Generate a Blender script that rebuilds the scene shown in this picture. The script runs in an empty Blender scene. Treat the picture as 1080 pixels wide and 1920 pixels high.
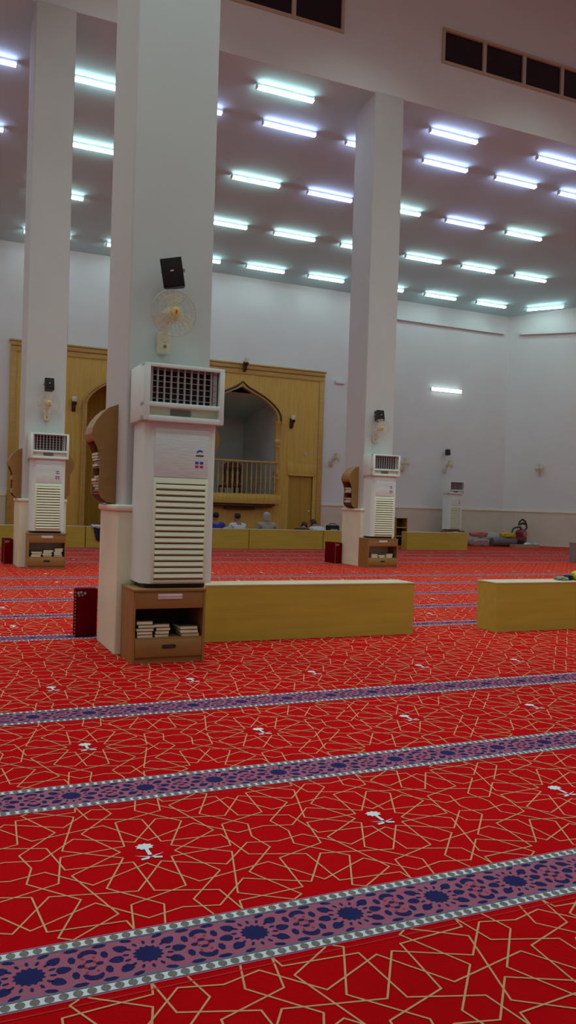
import bpy, bmesh, math, random
from mathutils import Vector, Matrix
random.seed(7)
SC = bpy.context.scene
COL = SC.collection
PI = math.pi
R = math.radians

# ------------------------------------------------------------------ render look
SC.view_settings.view_transform = 'Standard'
SC.view_settings.look = 'None'
SC.view_settings.exposure = 0.0
SC.view_settings.gamma = 1.0
SC.view_settings.use_curve_mapping = False

# ------------------------------------------------------------------ materials
def mat(name, col, rough=.6, metal=0., noise=0., nscale=8., bump=0., bscale=60., stretch=None, emit=None, estr=0., alpha=1., spec=.5, dark=None):
    m = bpy.data.materials.new(name); m.use_nodes = True
    nt = m.node_tree; b = nt.nodes['Principled BSDF']
    b.inputs['Roughness'].default_value = rough
    b.inputs['Metallic'].default_value = metal
    b.inputs['Specular IOR Level'].default_value = spec
    b.inputs['Base Color'].default_value = (*col, 1)
    b.inputs['Alpha'].default_value = alpha
    if noise or bump:
        tc = nt.nodes.new('ShaderNodeTexCoord'); mp = nt.nodes.new('ShaderNodeMapping')
        nt.links.new(tc.outputs['Object'], mp.inputs['Vector'])
        if stretch: mp.inputs['Scale'].default_value = stretch
    if noise:
        n = nt.nodes.new('ShaderNodeTexNoise'); n.inputs['Scale'].default_value = nscale; n.inputs['Detail'].default_value = 4
        nt.links.new(mp.outputs['Vector'], n.inputs['Vector'])
        rp = nt.nodes.new('ShaderNodeValToRGB')
        d = dark or tuple(c*(1-noise) for c in col)
        rp.color_ramp.elements[0].position = .3; rp.color_ramp.elements[1].position = .72
        rp.color_ramp.elements[0].color = (*d, 1); rp.color_ramp.elements[1].color = (*col, 1)
        nt.links.new(n.outputs['Fac'], rp.inputs['Fac']); nt.links.new(rp.outputs['Color'], b.inputs['Base Color'])
    if bump:
        n2 = nt.nodes.new('ShaderNodeTexNoise'); n2.inputs['Scale'].default_value = bscale
        nt.links.new(mp.outputs['Vector'], n2.inputs['Vector'])
        bp = nt.nodes.new('ShaderNodeBump'); bp.inputs['Strength'].default_value = bump; bp.inputs['Distance'].default_value = .01
        nt.links.new(n2.outputs['Fac'], bp.inputs['Height']); nt.links.new(bp.outputs['Normal'], b.inputs['Normal'])
    if emit:
        b.inputs['Emission Color'].default_value = (*emit, 1); b.inputs['Emission Strength'].default_value = estr
    return m

M = {}
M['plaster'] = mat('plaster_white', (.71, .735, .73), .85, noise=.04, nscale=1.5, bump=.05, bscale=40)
M['ceil'] = mat('ceiling_bounce_offset', (.52, .80, .84), .9, noise=.05, nscale=.8)  # white ceiling tinted cyan to offset red light bounced off the carpet
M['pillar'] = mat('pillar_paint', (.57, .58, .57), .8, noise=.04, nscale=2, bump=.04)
M['marble'] = mat('plinth_beige', (.84, .82, .62), .45, noise=.12, nscale=3)
M['mtrim'] = mat('plinth_trim', (.84, .76, .60), .4, noise=.08, nscale=6)
M['wains'] = mat('wainscot_beige', (.66, .60, .49), .55, noise=.08, nscale=2)
M['wood'] = mat('oak_veneer', (.66, .43, .085), .42, noise=.22, nscale=3.2, stretch=(5, 5, .35), bump=.03, spec=.4)
M['woodtrim'] = mat('oak_moulding', (.54, .34, .08), .45, noise=.2, nscale=5, stretch=(.5, 5, 5))
M['wooddark'] = mat('dark_walnut', (.060, .022, .012), .4, noise=.3, nscale=6)
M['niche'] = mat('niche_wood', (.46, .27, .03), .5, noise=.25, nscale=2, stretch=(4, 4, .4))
M['boxwood'] = mat('partition_veneer', (.56, .41, .048), .45, noise=.18, nscale=3, stretch=(.45, 5, 5), bump=.02)
M['boxtop'] = mat('partition_top_edge', (.62, .52, .34), .4, noise=.1, nscale=4, stretch=(.5, 4, 4))
M['cab'] = mat('cabinet_veneer', (.34, .175, .045), .45, noise=.2, nscale=3.5, stretch=(.5, 5, 4))
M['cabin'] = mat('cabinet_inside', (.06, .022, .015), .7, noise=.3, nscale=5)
M['ac'] = mat('appliance_white', (.74, .84, .80), .42, noise=.03, nscale=3)
M['acpanel'] = mat('appliance_front_panel', (.74, .85, .84), .38, noise=.10, nscale=9, stretch=(1, 1, 9), bump=.25, bscale=11)
M['accream'] = mat('appliance_cream', (.78, .84, .63), .45, noise=.03, nscale=4)
M['acdark'] = mat('appliance_recess', (.018, .013, .014), .8)
M['acgrey'] = mat('vane_grey', (.36, .33, .33), .5)
M['acslot'] = mat('louver_shadow_gap', (.10, .075, .045), .8)
M['disp'] = mat('display_window', (.20, .19, .18), .3)
M['black'] = mat('black_plastic', (.020, .017, .022), .5, noise=.2, nscale=30)
M['blackfab'] = mat('black_cloth', (.016, .013, .014), .9, noise=.2, nscale=20)
M['silver'] = mat('silver_badge', (.7, .7, .75), .3, metal=.6)
M['metal'] = mat('grey_bracket', (.45, .45, .45), .4, metal=.5)
M['fan'] = mat('fan_ivory', (.66, .60, .44), .45)
M['wire'] = mat('fan_guard_wire', (.50, .48, .40), .4)
M['fanblade'] = mat('fan_blade_smoke', (.72, .65, .46), .35, alpha=.42)
M['fanhub'] = mat('fan_hub_yellow', (.68, .52, .18), .4)
M['red'] = mat('red_badge', (.55, .03, .02), .5)
M['blue'] = mat('blue_mark', (.05, .06, .45), .5)
M['pink'] = mat('magenta_mark', (.65, .01, .16), .5)
M['inkblack'] = mat('black_mark', (.02, .02, .03), .5)
M['label'] = mat('paper_label', (.70, .60, .60), .6)
M['page'] = mat('book_pages', (.86, .84, .58), .8, noise=.25, nscale=9, stretch=(1, 1, 40))
M['cover'] = mat('green_book_cover', (.06, .055, .025), .55, noise=.2, nscale=20)
M['coverb'] = mat('blue_grey_book_cover', (.10, .11, .14), .55, noise=.2, nscale=20)
M['glassdark'] = mat('night_window_glass', (.010, .006, .012), .06, spec=.5)
M['frame'] = mat('window_frame_cream', (.50, .42, .30), .5)
M['lampbody'] = mat('lamp_body_white', (.7, .7, .74), .5)
M['tube'] = mat('lit_tube', (.9, .9, .95), .4, emit=(.64, .62, 1.0), estr=15.0)
M['tubecool'] = mat('lit_tube_cool_white', (.9, .95, .95), .4, emit=(.74, .98, .96), estr=14.0)
M['tubewall'] = mat('lit_wall_tube', (.9, .95, .95), .4, emit=(.80, .98, 1.0), estr=5.0)
M['frost'] = mat('frosted_glass', (.7, .68, .62), .3)
M['carpetred'] = mat('carpet_red', (.60, .0012, .004), .95, noise=.12, nscale=2.2, bump=.35, bscale=220, spec=.05)
M['gold'] = mat('carpet_gold_line', (.68, .36, .18), .95, spec=.05)
M['mauve'] = mat('carpet_mauve', (.50, .085, .16), .95, noise=.35, nscale=55, spec=.05, dark=(.30, .14, .20))
M['navy'] = mat('carpet_navy', (.026, .026, .115), .95, noise=.15, nscale=30, spec=.05)
M['cwhite'] = mat('carpet_white_border', (.74, .76, .76), .95, spec=.05)
M['bead'] = mat('carpet_grey_bead', (.24, .20, .19), .95, noise=.2, nscale=60, spec=.05)
M['cslate'] = mat('carpet_slate_edge', (.17, .16, .25), .95, spec=.05)
M['cpink'] = mat('carpet_pink_edge', (.75, .12, .19), .95, spec=.05)
M['cthread'] = mat('carpet_dull_red_thread', (.58, .03, .03), .95, spec=.05)
M['darkred'] = mat('dark_red_carpet_cover', (.15, .001, .003), .95, noise=.15, nscale=6, bump=.3, bscale=200, spec=.05)
M['cream'] = mat('cream_stitch', (.30, .22, .17), .9)
M['skin'] = mat('skin', (.36, .19, .12), .55, noise=.08, nscale=10)
M['hair'] = mat('dark_hair', (.018, .012, .012), .6, noise=.2, nscale=40)
M['cblue'] = mat('royal_blue_cloth', (.03, .05, .40), .85, noise=.2, nscale=9)
M['cwhi'] = mat('white_cloth', (.62, .64, .70), .85, noise=.08, nscale=9)
M['cgrey'] = mat('grey_cloth', (.34, .32, .29), .9, noise=.12, nscale=9)
M['cgrey2'] = mat('pale_grey_cloth', (.42, .40, .36), .9, noise=.1, nscale=12)
M['cnavy'] = mat('navy_cloth', (.022, .022, .055), .9, noise=.2, nscale=9)
M['cpk'] = mat('salmon_cloth', (.50, .20, .16), .9, noise=.2, nscale=8)
M['cmauve'] = mat('mauve_bag_cloth', (.42, .32, .34), .85, noise=.15, nscale=8)
M['cslt'] = mat('slate_mat', (.16, .14, .17), .85, noise=.2, nscale=10)
M['cyel'] = mat('yellow_plastic', (.60, .46, .02), .5, noise=.15, nscale=8)
M['cochre'] = mat('ochre_cloth', (.36, .20, .03), .8, noise=.2, nscale=8)
M['cbrd'] = mat('cardboard', (.40, .25, .15), .85, noise=.12, nscale=6)
M['vred'] = mat('maroon_plastic', (.26, .03, .04), .4)
M['greybox'] = mat('grey_bin_plastic', (.24, .21, .19), .6)
M['sage'] = mat('sage_cloth', (.22, .28, .22), .9, noise=.2, nscale=10)

# ------------------------------------------------------------------ helpers
def new_bm(): return bmesh.new()

def add_box(bm, x0, x1, y0, y1, z0, z1, bev=0., mx=None, mi=0, seg=2):
    t = bmesh.new()
    bmesh.ops.create_cube(t, size=1.)
    bmesh.ops.scale(t, vec=(x1-x0, y1-y0, z1-z0), verts=t.verts)
    bmesh.ops.translate(t, vec=((x0+x1)/2, (y0+y1)/2, (z0+z1)/2), verts=t.verts)
    if bev: bmesh.ops.bevel(t, geom=t.edges[:], offset=bev, segments=seg, affect='EDGES', profile=.5)
    if mx is not None: bmesh.ops.transform(t, matrix=mx, verts=t.verts)
    merge(bm, t, mi)

def merge(bm, t, mi=0):
    vs = [bm.verts.new(v.co) for v in t.verts]
    t.verts.index_update()
    for f in t.faces:
        try:
            nf = bm.faces.new([vs[v.index] for v in f.verts]); nf.material_index = mi
        except ValueError: pass
    t.free()

def add_lathe(bm, prof, n=20, mx=None, mi=0):
    """prof: list of (r, z) revolved about z"""
    t = bmesh.new(); rings = []
    for r, z in prof:
        if r < 1e-5: rings.append([t.verts.new((0, 0, z))])
        else: rings.append([t.verts.new((r*math.cos(2*PI*k/n), r*math.sin(2*PI*k/n), z)) for k in range(n)])
    for a, b in zip(rings, rings[1:]):
        for k in range(n):
            k2 = (k+1) % n
            if len(a) == 1 and len(b) == 1: continue
            if len(a) == 1: t.faces.new((a[0], b[k2], b[k]))
            elif len(b) == 1: t.faces.new((a[k], a[k2], b[0]))
            else: t.faces.new((a[k], a[k2], b[k2], b[k]))
    if len(rings[0]) > 1: t.faces.new(list(reversed(rings[0])))
    if len(rings[-1]) > 1: t.faces.new(rings[-1])
    if mx is not None: bmesh.ops.transform(t, matrix=mx, verts=t.verts)
    bmesh.ops.recalc_face_normals(t, faces=t.faces)
    merge(bm, t, mi)

def add_tube(bm, pts, r, n=8, mi=0, closed=False):
    pts = [Vector(q) for q in pts]; t = bmesh.new(); rings = []
    L = len(pts)
    for i, q in enumerate(pts):
        if closed: d = pts[(i+1) % L]-pts[i-1]
        else: d = pts[min(i+1, L-1)]-pts[max(i-1, 0)]
        d.normalize()
        u = d.orthogonal().normalized()
        if i and rings:
            u = (pu - d*pu.dot(d)).normalized()
        pu = u; w = d.cross(u)
        rr = r[i] if isinstance(r, (list, tuple)) else r
        rings.append([t.verts.new(q+(u*math.cos(2*PI*k/n)+w*math.sin(2*PI*k/n))*rr) for k in range(n)])
    pr = list(zip(rings, rings[1:]))
    if closed: pr.append((rings[-1], rings[0]))
    for a, b in pr:
        for k in range(n): t.faces.new((a[k], a[(k+1) % n], b[(k+1) % n], b[k]))
    if not closed:
        t.faces.new(list(reversed(rings[0]))); t.faces.new(rings[-1])
    bmesh.ops.recalc_face_normals(t, faces=t.faces)
    merge(bm, t, mi)

def add_prism(bm, poly, h0, h1, axis='y', mx=None, mi=0):
    """poly 2d; axis y: (x,z) extruded along y; axis z: (x,y) along z; axis x: (y,z) along x"""
    t = bmesh.new()
    def P(a, b, h):
        return {'y': (a, h, b), 'z': (a, b, h), 'x': (h, a, b)}[axis]
    A = [t.verts.new(P(a, b, h0)) for a, b in poly]; B = [t.verts.new(P(a, b, h1)) for a, b in poly]
    n = len(poly)
    t.faces.new(A); t.faces.new(list(reversed(B)))
    for k in range(n): t.faces.new((A[k], B[k], B[(k+1) % n], A[(k+1) % n]))
    bmesh.ops.recalc_face_normals(t, faces=t.faces)
    if mx is not None: bmesh.ops.transform(t, matrix=mx, verts=t.verts)
    merge(bm, t, mi)

def obj(name, bm, m, parent=None, smooth=False, loc=None, label=None):
    me = bpy.data.meshes.new(name); bm.to_mesh(me); bm.free()
    for k in (m if isinstance(m, (list, tuple)) else [m]): me.materials.append(k)
    if smooth:
        for f in me.polygons: f.use_smooth = True
        try: me.set_sharp_from_angle(angle=R(38))
        except Exception: pass
    o = bpy.data.objects.new(name, me); COL.objects.link(o)
    if parent: o.parent = parent
    if loc is not None: o.location = loc
    if label: o['label'] = label
    return o

def bx(name, dims, m, parent=None, bev=0., loc=None, label=None):
    bm = new_bm(); add_box(bm, *dims, bev=bev); return obj(name, bm, m, parent, loc=loc, label=label, smooth=bev > 0)

def tag(o, label, cat, group=None):
    o['label'] = label; o['category'] = cat
    if group: o['group'] = group
    return o

def thing(name, label, cat, loc=(0, 0, 0), rotz=0., group=None):
    o = bpy.data.objects.new(name, None); COL.objects.link(o)
    o.empty_display_size = .1
    o.location = loc; o.rotation_euler = (0, 0, rotz)
    return tag(o, label, cat, group)

def struct(o, label=None):
    o['kind'] = 'structure'
    if label: o['label'] = label
    return o

def kids(o): return [c for c in COL.objects if c.parent == o]

def dup(root, label, loc, rotz=None, group=None, scale=None):
    r = root.copy(); COL.objects.link(r); r.location = loc
    if rotz is not None: r.rotation_euler = (0, 0, rotz)
    if scale: r.scale = scale
    r['label'] = label
    if group: r['group'] = group
    for ch in kids(root):
        c = ch.copy(); COL.objects.link(c); c.parent = r
        for g in kids(ch):
            d = g.copy(); COL.objects.link(d); d.parent = c
    return r

def smoothstep(a, b, x):
    t = max(0, min(1, (x-a)/(b-a))); return t*t*(3-2*t)

# ------------------------------------------------------------------ setting: dimensions
YR1F, YR1B = 5.83, 6.58        # near row of pillars
YR2F, YR2B = 13.30, 14.02      # far row
ZC = 8.755                     # aisle ceiling at the far row
SL = -.139                     # aisle ceiling falls towards the far wall
YW = 22.0
XL, XC, XR = -8.0, 17.65, 23.65
YB = -6.0
ZN = 12.4
def zceil(y): return ZC+SL*(y-13.32)

# ------------------------------------------------------------------ floor : wall-to-wall patterned carpet
def build_floor():
    V = []; Fc = []; Mi = []
    def poly(pts, z, m):
        k = len(V); V.extend([(x, y, z) for x, y in pts]); Fc.append(tuple(range(k, k+len(pts)))); Mi.append(m)
    # 0 red 1 gold 2 mauve 3 navy 4 white 5 bead 6 slate 7 pink 8 white emblem 9 thread
    poly([(XL, YB), (XR, YB), (XR, 16.), (XC, YW), (XL, YW)], 0., 0)
    S = .838; SY = .894; W = .247
    zc_ = [0]
    def seg(a, b, w, y0, y1, z=.0010, m=1):
        zc_[0] = (zc_[0]+1) % 61; z = z+zc_[0]*.000012
        (ax, ay), (bx_, by) = a, b
        if ay > by: ax, ay, bx_, by = bx_, by, ax, ay
        if by <= y0 or ay >= y1: return
        if by-ay > 1e-6:
            if ay < y0: t = (y0-ay)/(by-ay); ax, ay = ax+(bx_-ax)*t, y0
            if by > y1: t = (y1-ay)/(by-ay); bx_, by = ax+(bx_-ax)*t, y1
        dx, dy = bx_-ax, by-ay; l = math.hypot(dx, dy)
        if l < .004: return
        ux, uy = dx/l*w*.5, dy/l*w*.5
        poly([(ax-uy-ux*.6, ay+ux-uy*.6), (bx_-uy+ux*.6, by+ux+uy*.6), (bx_+uy+ux*.6, by-ux+uy*.6), (ax+uy-ux*.6, ay-ux-uy*.6)], z, m)
    def pol(r, a): return (r*math.cos(R(a)), r*math.sin(R(a)))
    # one rosette with its links (relative to rosette centre)
    base = []
    for k in range(12):
        t = 15+30*k
        for s in (-35, 35): base.append((pol(.085, t), pol(.265, t+s)))
    for sx in (-1, 1):   # links to the two upper diagonal neighbours
        b = (sx*S/2, SY/2)
        a1 = 20 if sx > 0 else 160; a2 = 70 if sx > 0 else 110
        p = pol(.265, a1); q = pol(.265, a1+180); base.append((p, (b[0]+q[0], b[1]+q[1])))
        p = pol(.265, a2); q = pol(.265, a2+180); base.append((p, (b[0]+q[0], b[1]+q[1])))
    g = (S/2, 0)
    for sx in (-1, 1):
        for sy in (-1, 1):
            e = pol(.265, 180-40); e = (S/2+e[0], e[1])
            for chain in ([(0, .067), (.1, .042), e],
                          [(.067, 0), (.042, .1), (pol(.265, -50)[0], SY/2+pol(.265, -50)[1])],
                          [(pol(.265, -100)[0], SY/2+pol(.265, -100)[1]), (.127, .127), (S/2+pol(.265, 190)[0], pol(.265, 190)[1])]):
                for a, b in zip(chain, chain[1:]):
                    base.append(((g[0]+sx*a[0], sy*a[1]), (g[0]+sx*b[0], sy*b[1])))
    def emblem(cx, cy):
        z = .0022
        crown = []
        for k in range(18):
            a = 2*PI*k/18; r = 1. if k % 2 == 0 else .74
            crown.append((cx-.001+.031*r*math.cos(a), cy+.036+.025*r*math.sin(a)))
        poly(crown, z, 8)
        poly([(cx-.0055, cy+.02), (cx+.0055, cy+.02), (cx+.0075, cy-.03), (cx-.0055, cy-.03)], z+.0003, 8)
        for s in (-1, 1):
            poly([(cx-s*.046, cy-.022), (cx-s*.03, cy-.033), (cx, cy-.046), (cx+s*.028, cy-.060), (cx+s*.030, cy-.048), (cx, cy-.040), (cx-s*.03, cy-.029)], z, 8)
            poly([(cx+s*.006, cy-.044), (cx+s*.034, cy-.050), (cx+s*.032, cy-.060), (cx+s*.008, cy-.056)], z+.0003, 8)
    stripes = [-1.45, -.25, .926, 2.066, 3.206, 4.376, 6.767, 7.973, 9.205, 10.425, 11.651, 14.45, 15.68, 16.9, 18.1]
    rows = []
    for a, b in zip(stripes, stripes[1:]):
        rows.append((a, b-W, a+(.45 if b-a < 1.5 else .474)))
    rows.append((18.1, 21.9, 18.6))
    def xr(y): return (max(XL+.1, .07*y-2.2), min(XR-.3, 1.02*y+2.6))
    for ri, (y0, y1, ec) in enumerate(rows):
        if y1 < .3: continue
        xa, xb = xr(y1)
        ph = .675+.018*(ri-3)
        if y1-y0 < 1.5: ec = (y0+y1)/2+.003
        j0 = -1; j1 = int((y1-ec)/SY)+2
        for j in range(j0, j1+1):
            for half in (0, 1):
                cy = ec+SY*(j+.5*half)
                if cy-.75 > y1 or cy+.75 < y0: continue
                i0 = int((xa-ph)/S)-1; i1 = int((xb-ph)/S)+1
                for i in range(i0, i1+1):
                    cx = ph+S*(i+.5*half)
                    for a, b in base:
                        seg((cx+a[0], cy+a[1]), (cx+b[0], cy+b[1]), .0052, y0+.004, y1-.004)
                    if half == 0 and j == 0 and y0 > .9: emblem(cx, cy)
    # blue stripes with beaded borders
    PER = S/3
    def star(cx, cy, r0, r1, n, z):
        poly([(cx+(r0 if k % 2 else r1)*math.cos(PI*k/n+.1), cy+(r0 if k % 2 else r1)*math.sin(PI*k/n+.1)) for k in range(2*n)], z, 3)
    def blob(cx, cy, a, b, ang, z, m=3, n=8, pinch=0.):
        out = []
        for k in range(n):
            t = 2*PI*k/n; x = a*math.cos(t); y = b*math.sin(t)*(1-pinch*math.cos(t))
            out.append((cx+x*math.cos(ang)-y*math.sin(ang), cy+x*math.sin(ang)+y*math.cos(ang)))
        poly(out, z, m)
    for si, yu in enumerate(stripes):
        if yu < .3: continue
        xa, xb = xr(yu); c = yu-.1235
        z1, z2, z3 = .0012, .0020, .0028
        poly([(xa, c-.090), (xb, c-.090), (xb, c+.090), (xa, c+.090)], z1, 2)
        for s in (-1, 1):
            def band(a, b, m, z):
                y0, y1 = sorted((c+s*a, c+s*b)); poly([(xa, y0), (xb, y0), (xb, y1), (xa, y1)], z, m)
            band(.083, .090, 6, z2); band(.090, .118, 4, z1); band(.118, .1215, 6, z2); band(.1215, .1255, 7, z1)
        poly([(xa, c-.150), (xb, c-.150), (xb, c-.145), (xa, c-.145)], z1, 9)
        n = int((xb-xa)/PER); off = .25+.0005*si
        i0 = int((xa-off)/PER)+1
        for i in range(i0, i0+n-1):
            cx = off+PER*i
            for s in (-1, 1):
                for k in range(9): blob(cx+PER/9*k, c+s*.104, .0115, .0128, 0, z2, 5, 8)
            star(cx, c, .031, .0385, 14, z2)
            for k in range(14):      # small navy lozenges round the star
                a = 2*PI*(k+.5)/14; blob(cx+.054*math.cos(a), c+.054*math.sin(a), .0092, .0046, a, z2, 3, 5)
            for k in (-2, -1, 1, 2, 0):
                for s in (1, -1):
                    a = R(38*k)
                    if abs(k) == 2:
                        blob(cx+s*.040, c+(.074 if k > 0 else -.074), .016, .007, .15*s*k, z2, 3, 6)
                    else:
                        blob(cx+s*.078*math.cos(a)*1.0, c+.072*math.sin(a), .0185, .0145, a if s > 0 else PI-a, z2, 3, 8, .35)
            hx = cx+PER/2            # heart cluster between the stars
            for s in (1, -1):
                poly([(hx+u*.001, c+s*v*.001) for u, v in [(-24, 38), (-22, 52), (-10, 64), (4, 67), (18, 62), (25, 48), (22, 40), (8, 48), (-6, 46), (-16, 36)]], z2, 3)
                blob(hx+s*.022, c, .0095, .0075, 0, z2, 3, 8); blob(hx, c+s*.0155, .010, .0065, 0, z2, 3, 8)
                for u in (-1, 1):
                    blob(hx+u*.039, c+s*.033, .0095, .016, 0, z2, 3, 6); blob(hx+u*.034, c+s*.074, .019, .0078, 0, z2, 3, 6)
                    blob(hx+u*.013, c+s*.030, .005, .005, 0, z2, 9, 4); blob(hx+u*.012, c+s*.009, .004, .004, 0, z3, 9, 4)
    me = bpy.data.meshes.new('floor'); me.from_pydata(V, [], Fc)
    for k in ('carpetred', 'gold', 'mauve', 'navy', 'cwhite', 'bead', 'cslate', 'cpink', 'cwhite', 'cthread'): me.materials.append(M[k])
    me.polygons.foreach_set('material_index', Mi)
    o = bpy.data.objects.new('floor', me); COL.objects.link(o)
    struct(o, 'wall to wall red carpet with gold star lattice and blue stripes')
build_floor()

# ------------------------------------------------------------------ shell
def quadobj(name, faces, m, label=None):
    bm = new_bm()
    for f in faces: bm.faces.new([bm.verts.new(v) for v in f])
    return struct(obj(name, bm, m), label)

t = .25
zf = zceil(YW)
bm = new_bm()   # far wall, open behind the panelling
add_box(bm, XL, 2.1, YW, YW+t, 0, zf+.3); add_box(bm, 2.1, 10.68, YW, YW+t, 4.93, zf+.3); add_box(bm, 10.68, XC+.15, YW, YW+t, 0, zf+.3)
struct(obj('wall_far', bm, M['plaster']), 'white plaster far wall around the oak panelling')
ang = -PI/4
bm = new_bm()   # chamfered corner wall
Lc = math.hypot(XR-XC, YW-16.)
mxc = Matrix.Translation((XC, YW, 0)) @ Matrix.Rotation(ang, 4, 'Z')
add_box(bm, 0, Lc, 0, t, 0, 9.4, mx=mxc)
struct(obj('wall_corner', bm, M['plaster']), 'white plaster wall cutting the corner')
bx_ = bx('wall_right', (XR, XR+t, YB, 16.1, 0, ZN+.3), M['plaster']); struct(bx_)
struct(bx('wall_left', (XL-t, XL, YB, YW+t, 0, ZN+.3), M['plaster']))
struct(bx('wall_back', (XL-t, XR+t, YB-t, YB, 0, ZN+.3), M['plaster']))
# sloping ceiling of the far aisle
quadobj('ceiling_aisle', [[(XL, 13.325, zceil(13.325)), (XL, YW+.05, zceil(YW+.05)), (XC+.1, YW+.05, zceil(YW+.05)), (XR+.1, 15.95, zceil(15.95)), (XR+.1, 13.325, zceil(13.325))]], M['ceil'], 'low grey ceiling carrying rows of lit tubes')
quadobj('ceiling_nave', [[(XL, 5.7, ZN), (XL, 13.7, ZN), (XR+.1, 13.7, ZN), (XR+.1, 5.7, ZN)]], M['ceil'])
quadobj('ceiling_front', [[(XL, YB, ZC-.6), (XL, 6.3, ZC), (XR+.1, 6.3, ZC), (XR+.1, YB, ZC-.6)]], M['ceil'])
# clerestory wall over the far row of pillars, with window openings
WIN = [(4.72-.98*2, 4), (8.91, 4)]
holes = []
for wi, (x0, n) in enumerate(WIN):
    holes.append((x0, x0+.9+(n-1)*.977))
holes[0] = (3.80-.977, 6.69)
bm = new_bm()
zb, zt = 9.69, 10.27
add_box(bm, XL, XR, 13.32, 13.62, ZC-.001, zb); add_box(bm, XL, XR, 13.32, 13.62, zt, ZN+.2)
xs = [XL]+[v for h in holes for v in h]+[XR]
for a, b in zip(xs[::2], xs[1::2]): add_box(bm, a, b, 13.32, 13.62, zb, zt)
struct(obj('wall_clerestory', bm, M['plaster']), 'tall white wall above the far pillars with dark windows')
bm = new_bm(); add_box(bm, XL, XR, 6.2, 6.5, ZC, ZN+.2); struct(obj('wall_clerestory_front', bm, M['plaster']))
for wi, (x0, x1) in enumerate(holes):
    n = 4
    fr = new_bm(); fw_ = .04
    add_box(fr, x0-.05, x1+.05, 13.285, 13.36, zb-.05, zb+.005); add_box(fr, x0-.05, x1+.05, 13.285, 13.36, zt-.005, zt+.05)
    add_box(fr, x0-.05, x0+.005, 13.285, 13.36, zb, zt); add_box(fr, x1-.005, x1+.05, 13.285, 13.36, zb, zt)
    pw = (x1-x0+.077)/n
    for k in range(1, n): add_box(fr, x0+pw*k-.077, x0+pw*k, 13.29, 13.36, zb, zt)
    w = struct(obj('window_%d' % (wi+1), fr, M['frame']), ['row of black panes in cream frames nearest the wide pillar', 'row of black panes in cream frames at upper right'][wi])
    bm = new_bm(); add_box(bm, x0, x1, 13.335, 13.345, zb, zt); obj('pane', bm, M['glassdark'], w)

# pillars --------------------------------------------------------------
def pillar(cx, yf, label, top, pb=.70, pr=.355):
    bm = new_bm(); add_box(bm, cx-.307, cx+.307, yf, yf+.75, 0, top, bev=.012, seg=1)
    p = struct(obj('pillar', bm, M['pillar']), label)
    bm = new_bm(); add_box(bm, cx-.355, cx+pr, yf-.045, yf+pb, 0, 1.02, bev=.006, seg=1); obj('plinth', bm, M['marble'], p, label='beige stone plinth')
    bm = new_bm(); add_box(bm, cx-.372, cx+pr+.015, yf-.06, yf+pb+.015, 1.02, 1.068, bev=.016, seg=3); obj('plinth_trim', bm, M['mtrim'], p, smooth=True, label='rounded pinkish moulding')
    return p
pillar(1.621, YR1F, 'wide grey pillar closest to the camera', 9.2, .585, .31)
pillar(1.72, YR2F, 'slimmer pillar behind on the left', ZC+.02)
pillar(7.745, YR2F, 'pillar to the right of the oak panelling', ZC+.02)
pillar(7.75, YR1F, 'pillar out of frame on the right', 9.2)
pillar(13.87, YR2F, 'pillar at the right edge behind the partitions', ZC+.02)

# wainscot + trims on far walls -----------------------------------------
bm = new_bm()
add_box(bm, XL, 1.93, 21.97, 22.01, 0, 1.10); add_box(bm, 10.86, XC+.02, 21.97, 22.01, 0, 1.10)
add_box(bm, 0, Lc, -.03, .01, 0, 1.10, mx=mxc)
o = struct(obj('trim_1', bm, M['wains']), 'beige wainscot along the lower far walls')
bm = new_bm()
add_box(bm, XL, 1.93, 21.95, 22.01, 1.10, 1.15); add_box(bm, 10.86, XC+.02, 21.95, 22.01, 1.10, 1.15); add_box(bm, 0, Lc, -.05, .01, 1.10, 1.15, mx=mxc)
struct(obj('trim_2', bm, M['mtrim']), 'thin tan moulding on top of the wainscot')
bm = new_bm()
add_box(bm, 12.6, 17.40, 21.90, 22.01, 6.93, 7.0)
add_box(bm, .35, Lc, -.10, .01, 6.93, 7.0, mx=mxc)
struct(obj('trim_3', bm, M['plaster']), 'narrow white ledge high on the wall')

# ------------------------------------------------------------------ oak panelling with two arches
PX0, PX1, PZ = 1.95, 10.83, 5.03
PF, PBk = 21.91, 22.02
halfo = [(0, 4.42), (.16, 4.33), (.31, 4.265), (.48, 4.19), (.64, 4.11), (.78, 4.02), (.90, 3.925), (1.0, 3.825), (1.07, 3.72), (1.11, 3.62), (1.115, 3.5)]
def arch(cx, z0):
    L = [(cx-x, z) for x, z in reversed(halfo)]; Rr = [(cx+x, z) for x, z in halfo[1:]]
    return [(cx-1.115, z0)]+L+Rr+[(cx+1.115, z0)]
CA, CB = 5.0, 8.225       # niche arch, pulpit balcony arch
SILL = 1.06
pn = thing('wall_panelling', 'tall golden oak panelling with two pointed arches on the far wall', 'wall panelling', ((PX0+PX1)/2, PF, 0))
ox, oy = (PX0+PX1)/2, PF
bm = new_bm()
def panel_strip(xa, xb, za, zb_): add_box(bm, xa-ox, xb-ox, 0, PBk-PF, za, zb_)
panel_strip(PX0, CA-1.115, 0, PZ); panel_strip(CA+1.115, CB-1.115, 0, PZ)
DX0, DX1, DZ = 9.76, 10.55, 1.975
panel_strip(CB+1.115, DX0, 0, PZ); panel_strip(DX0, DX1, DZ, PZ); panel_strip(DX1, PX1, 0, PZ)
panel_strip(CB-1.115, CB+1.115, 0, SILL)
for cx in (CA, CB):
    a = arch(cx, 0)[1:-1]
    for (xa, za), (xb, zb_) in zip(a, a[1:]):
        add_prism(bm, [(xa-ox, za), (xb-ox, zb_), (xb-ox, PZ), (xa-ox, PZ)], 0, PBk-PF)
obj('panel', bm, M['wood'], pn)
bm = new_bm()
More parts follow.
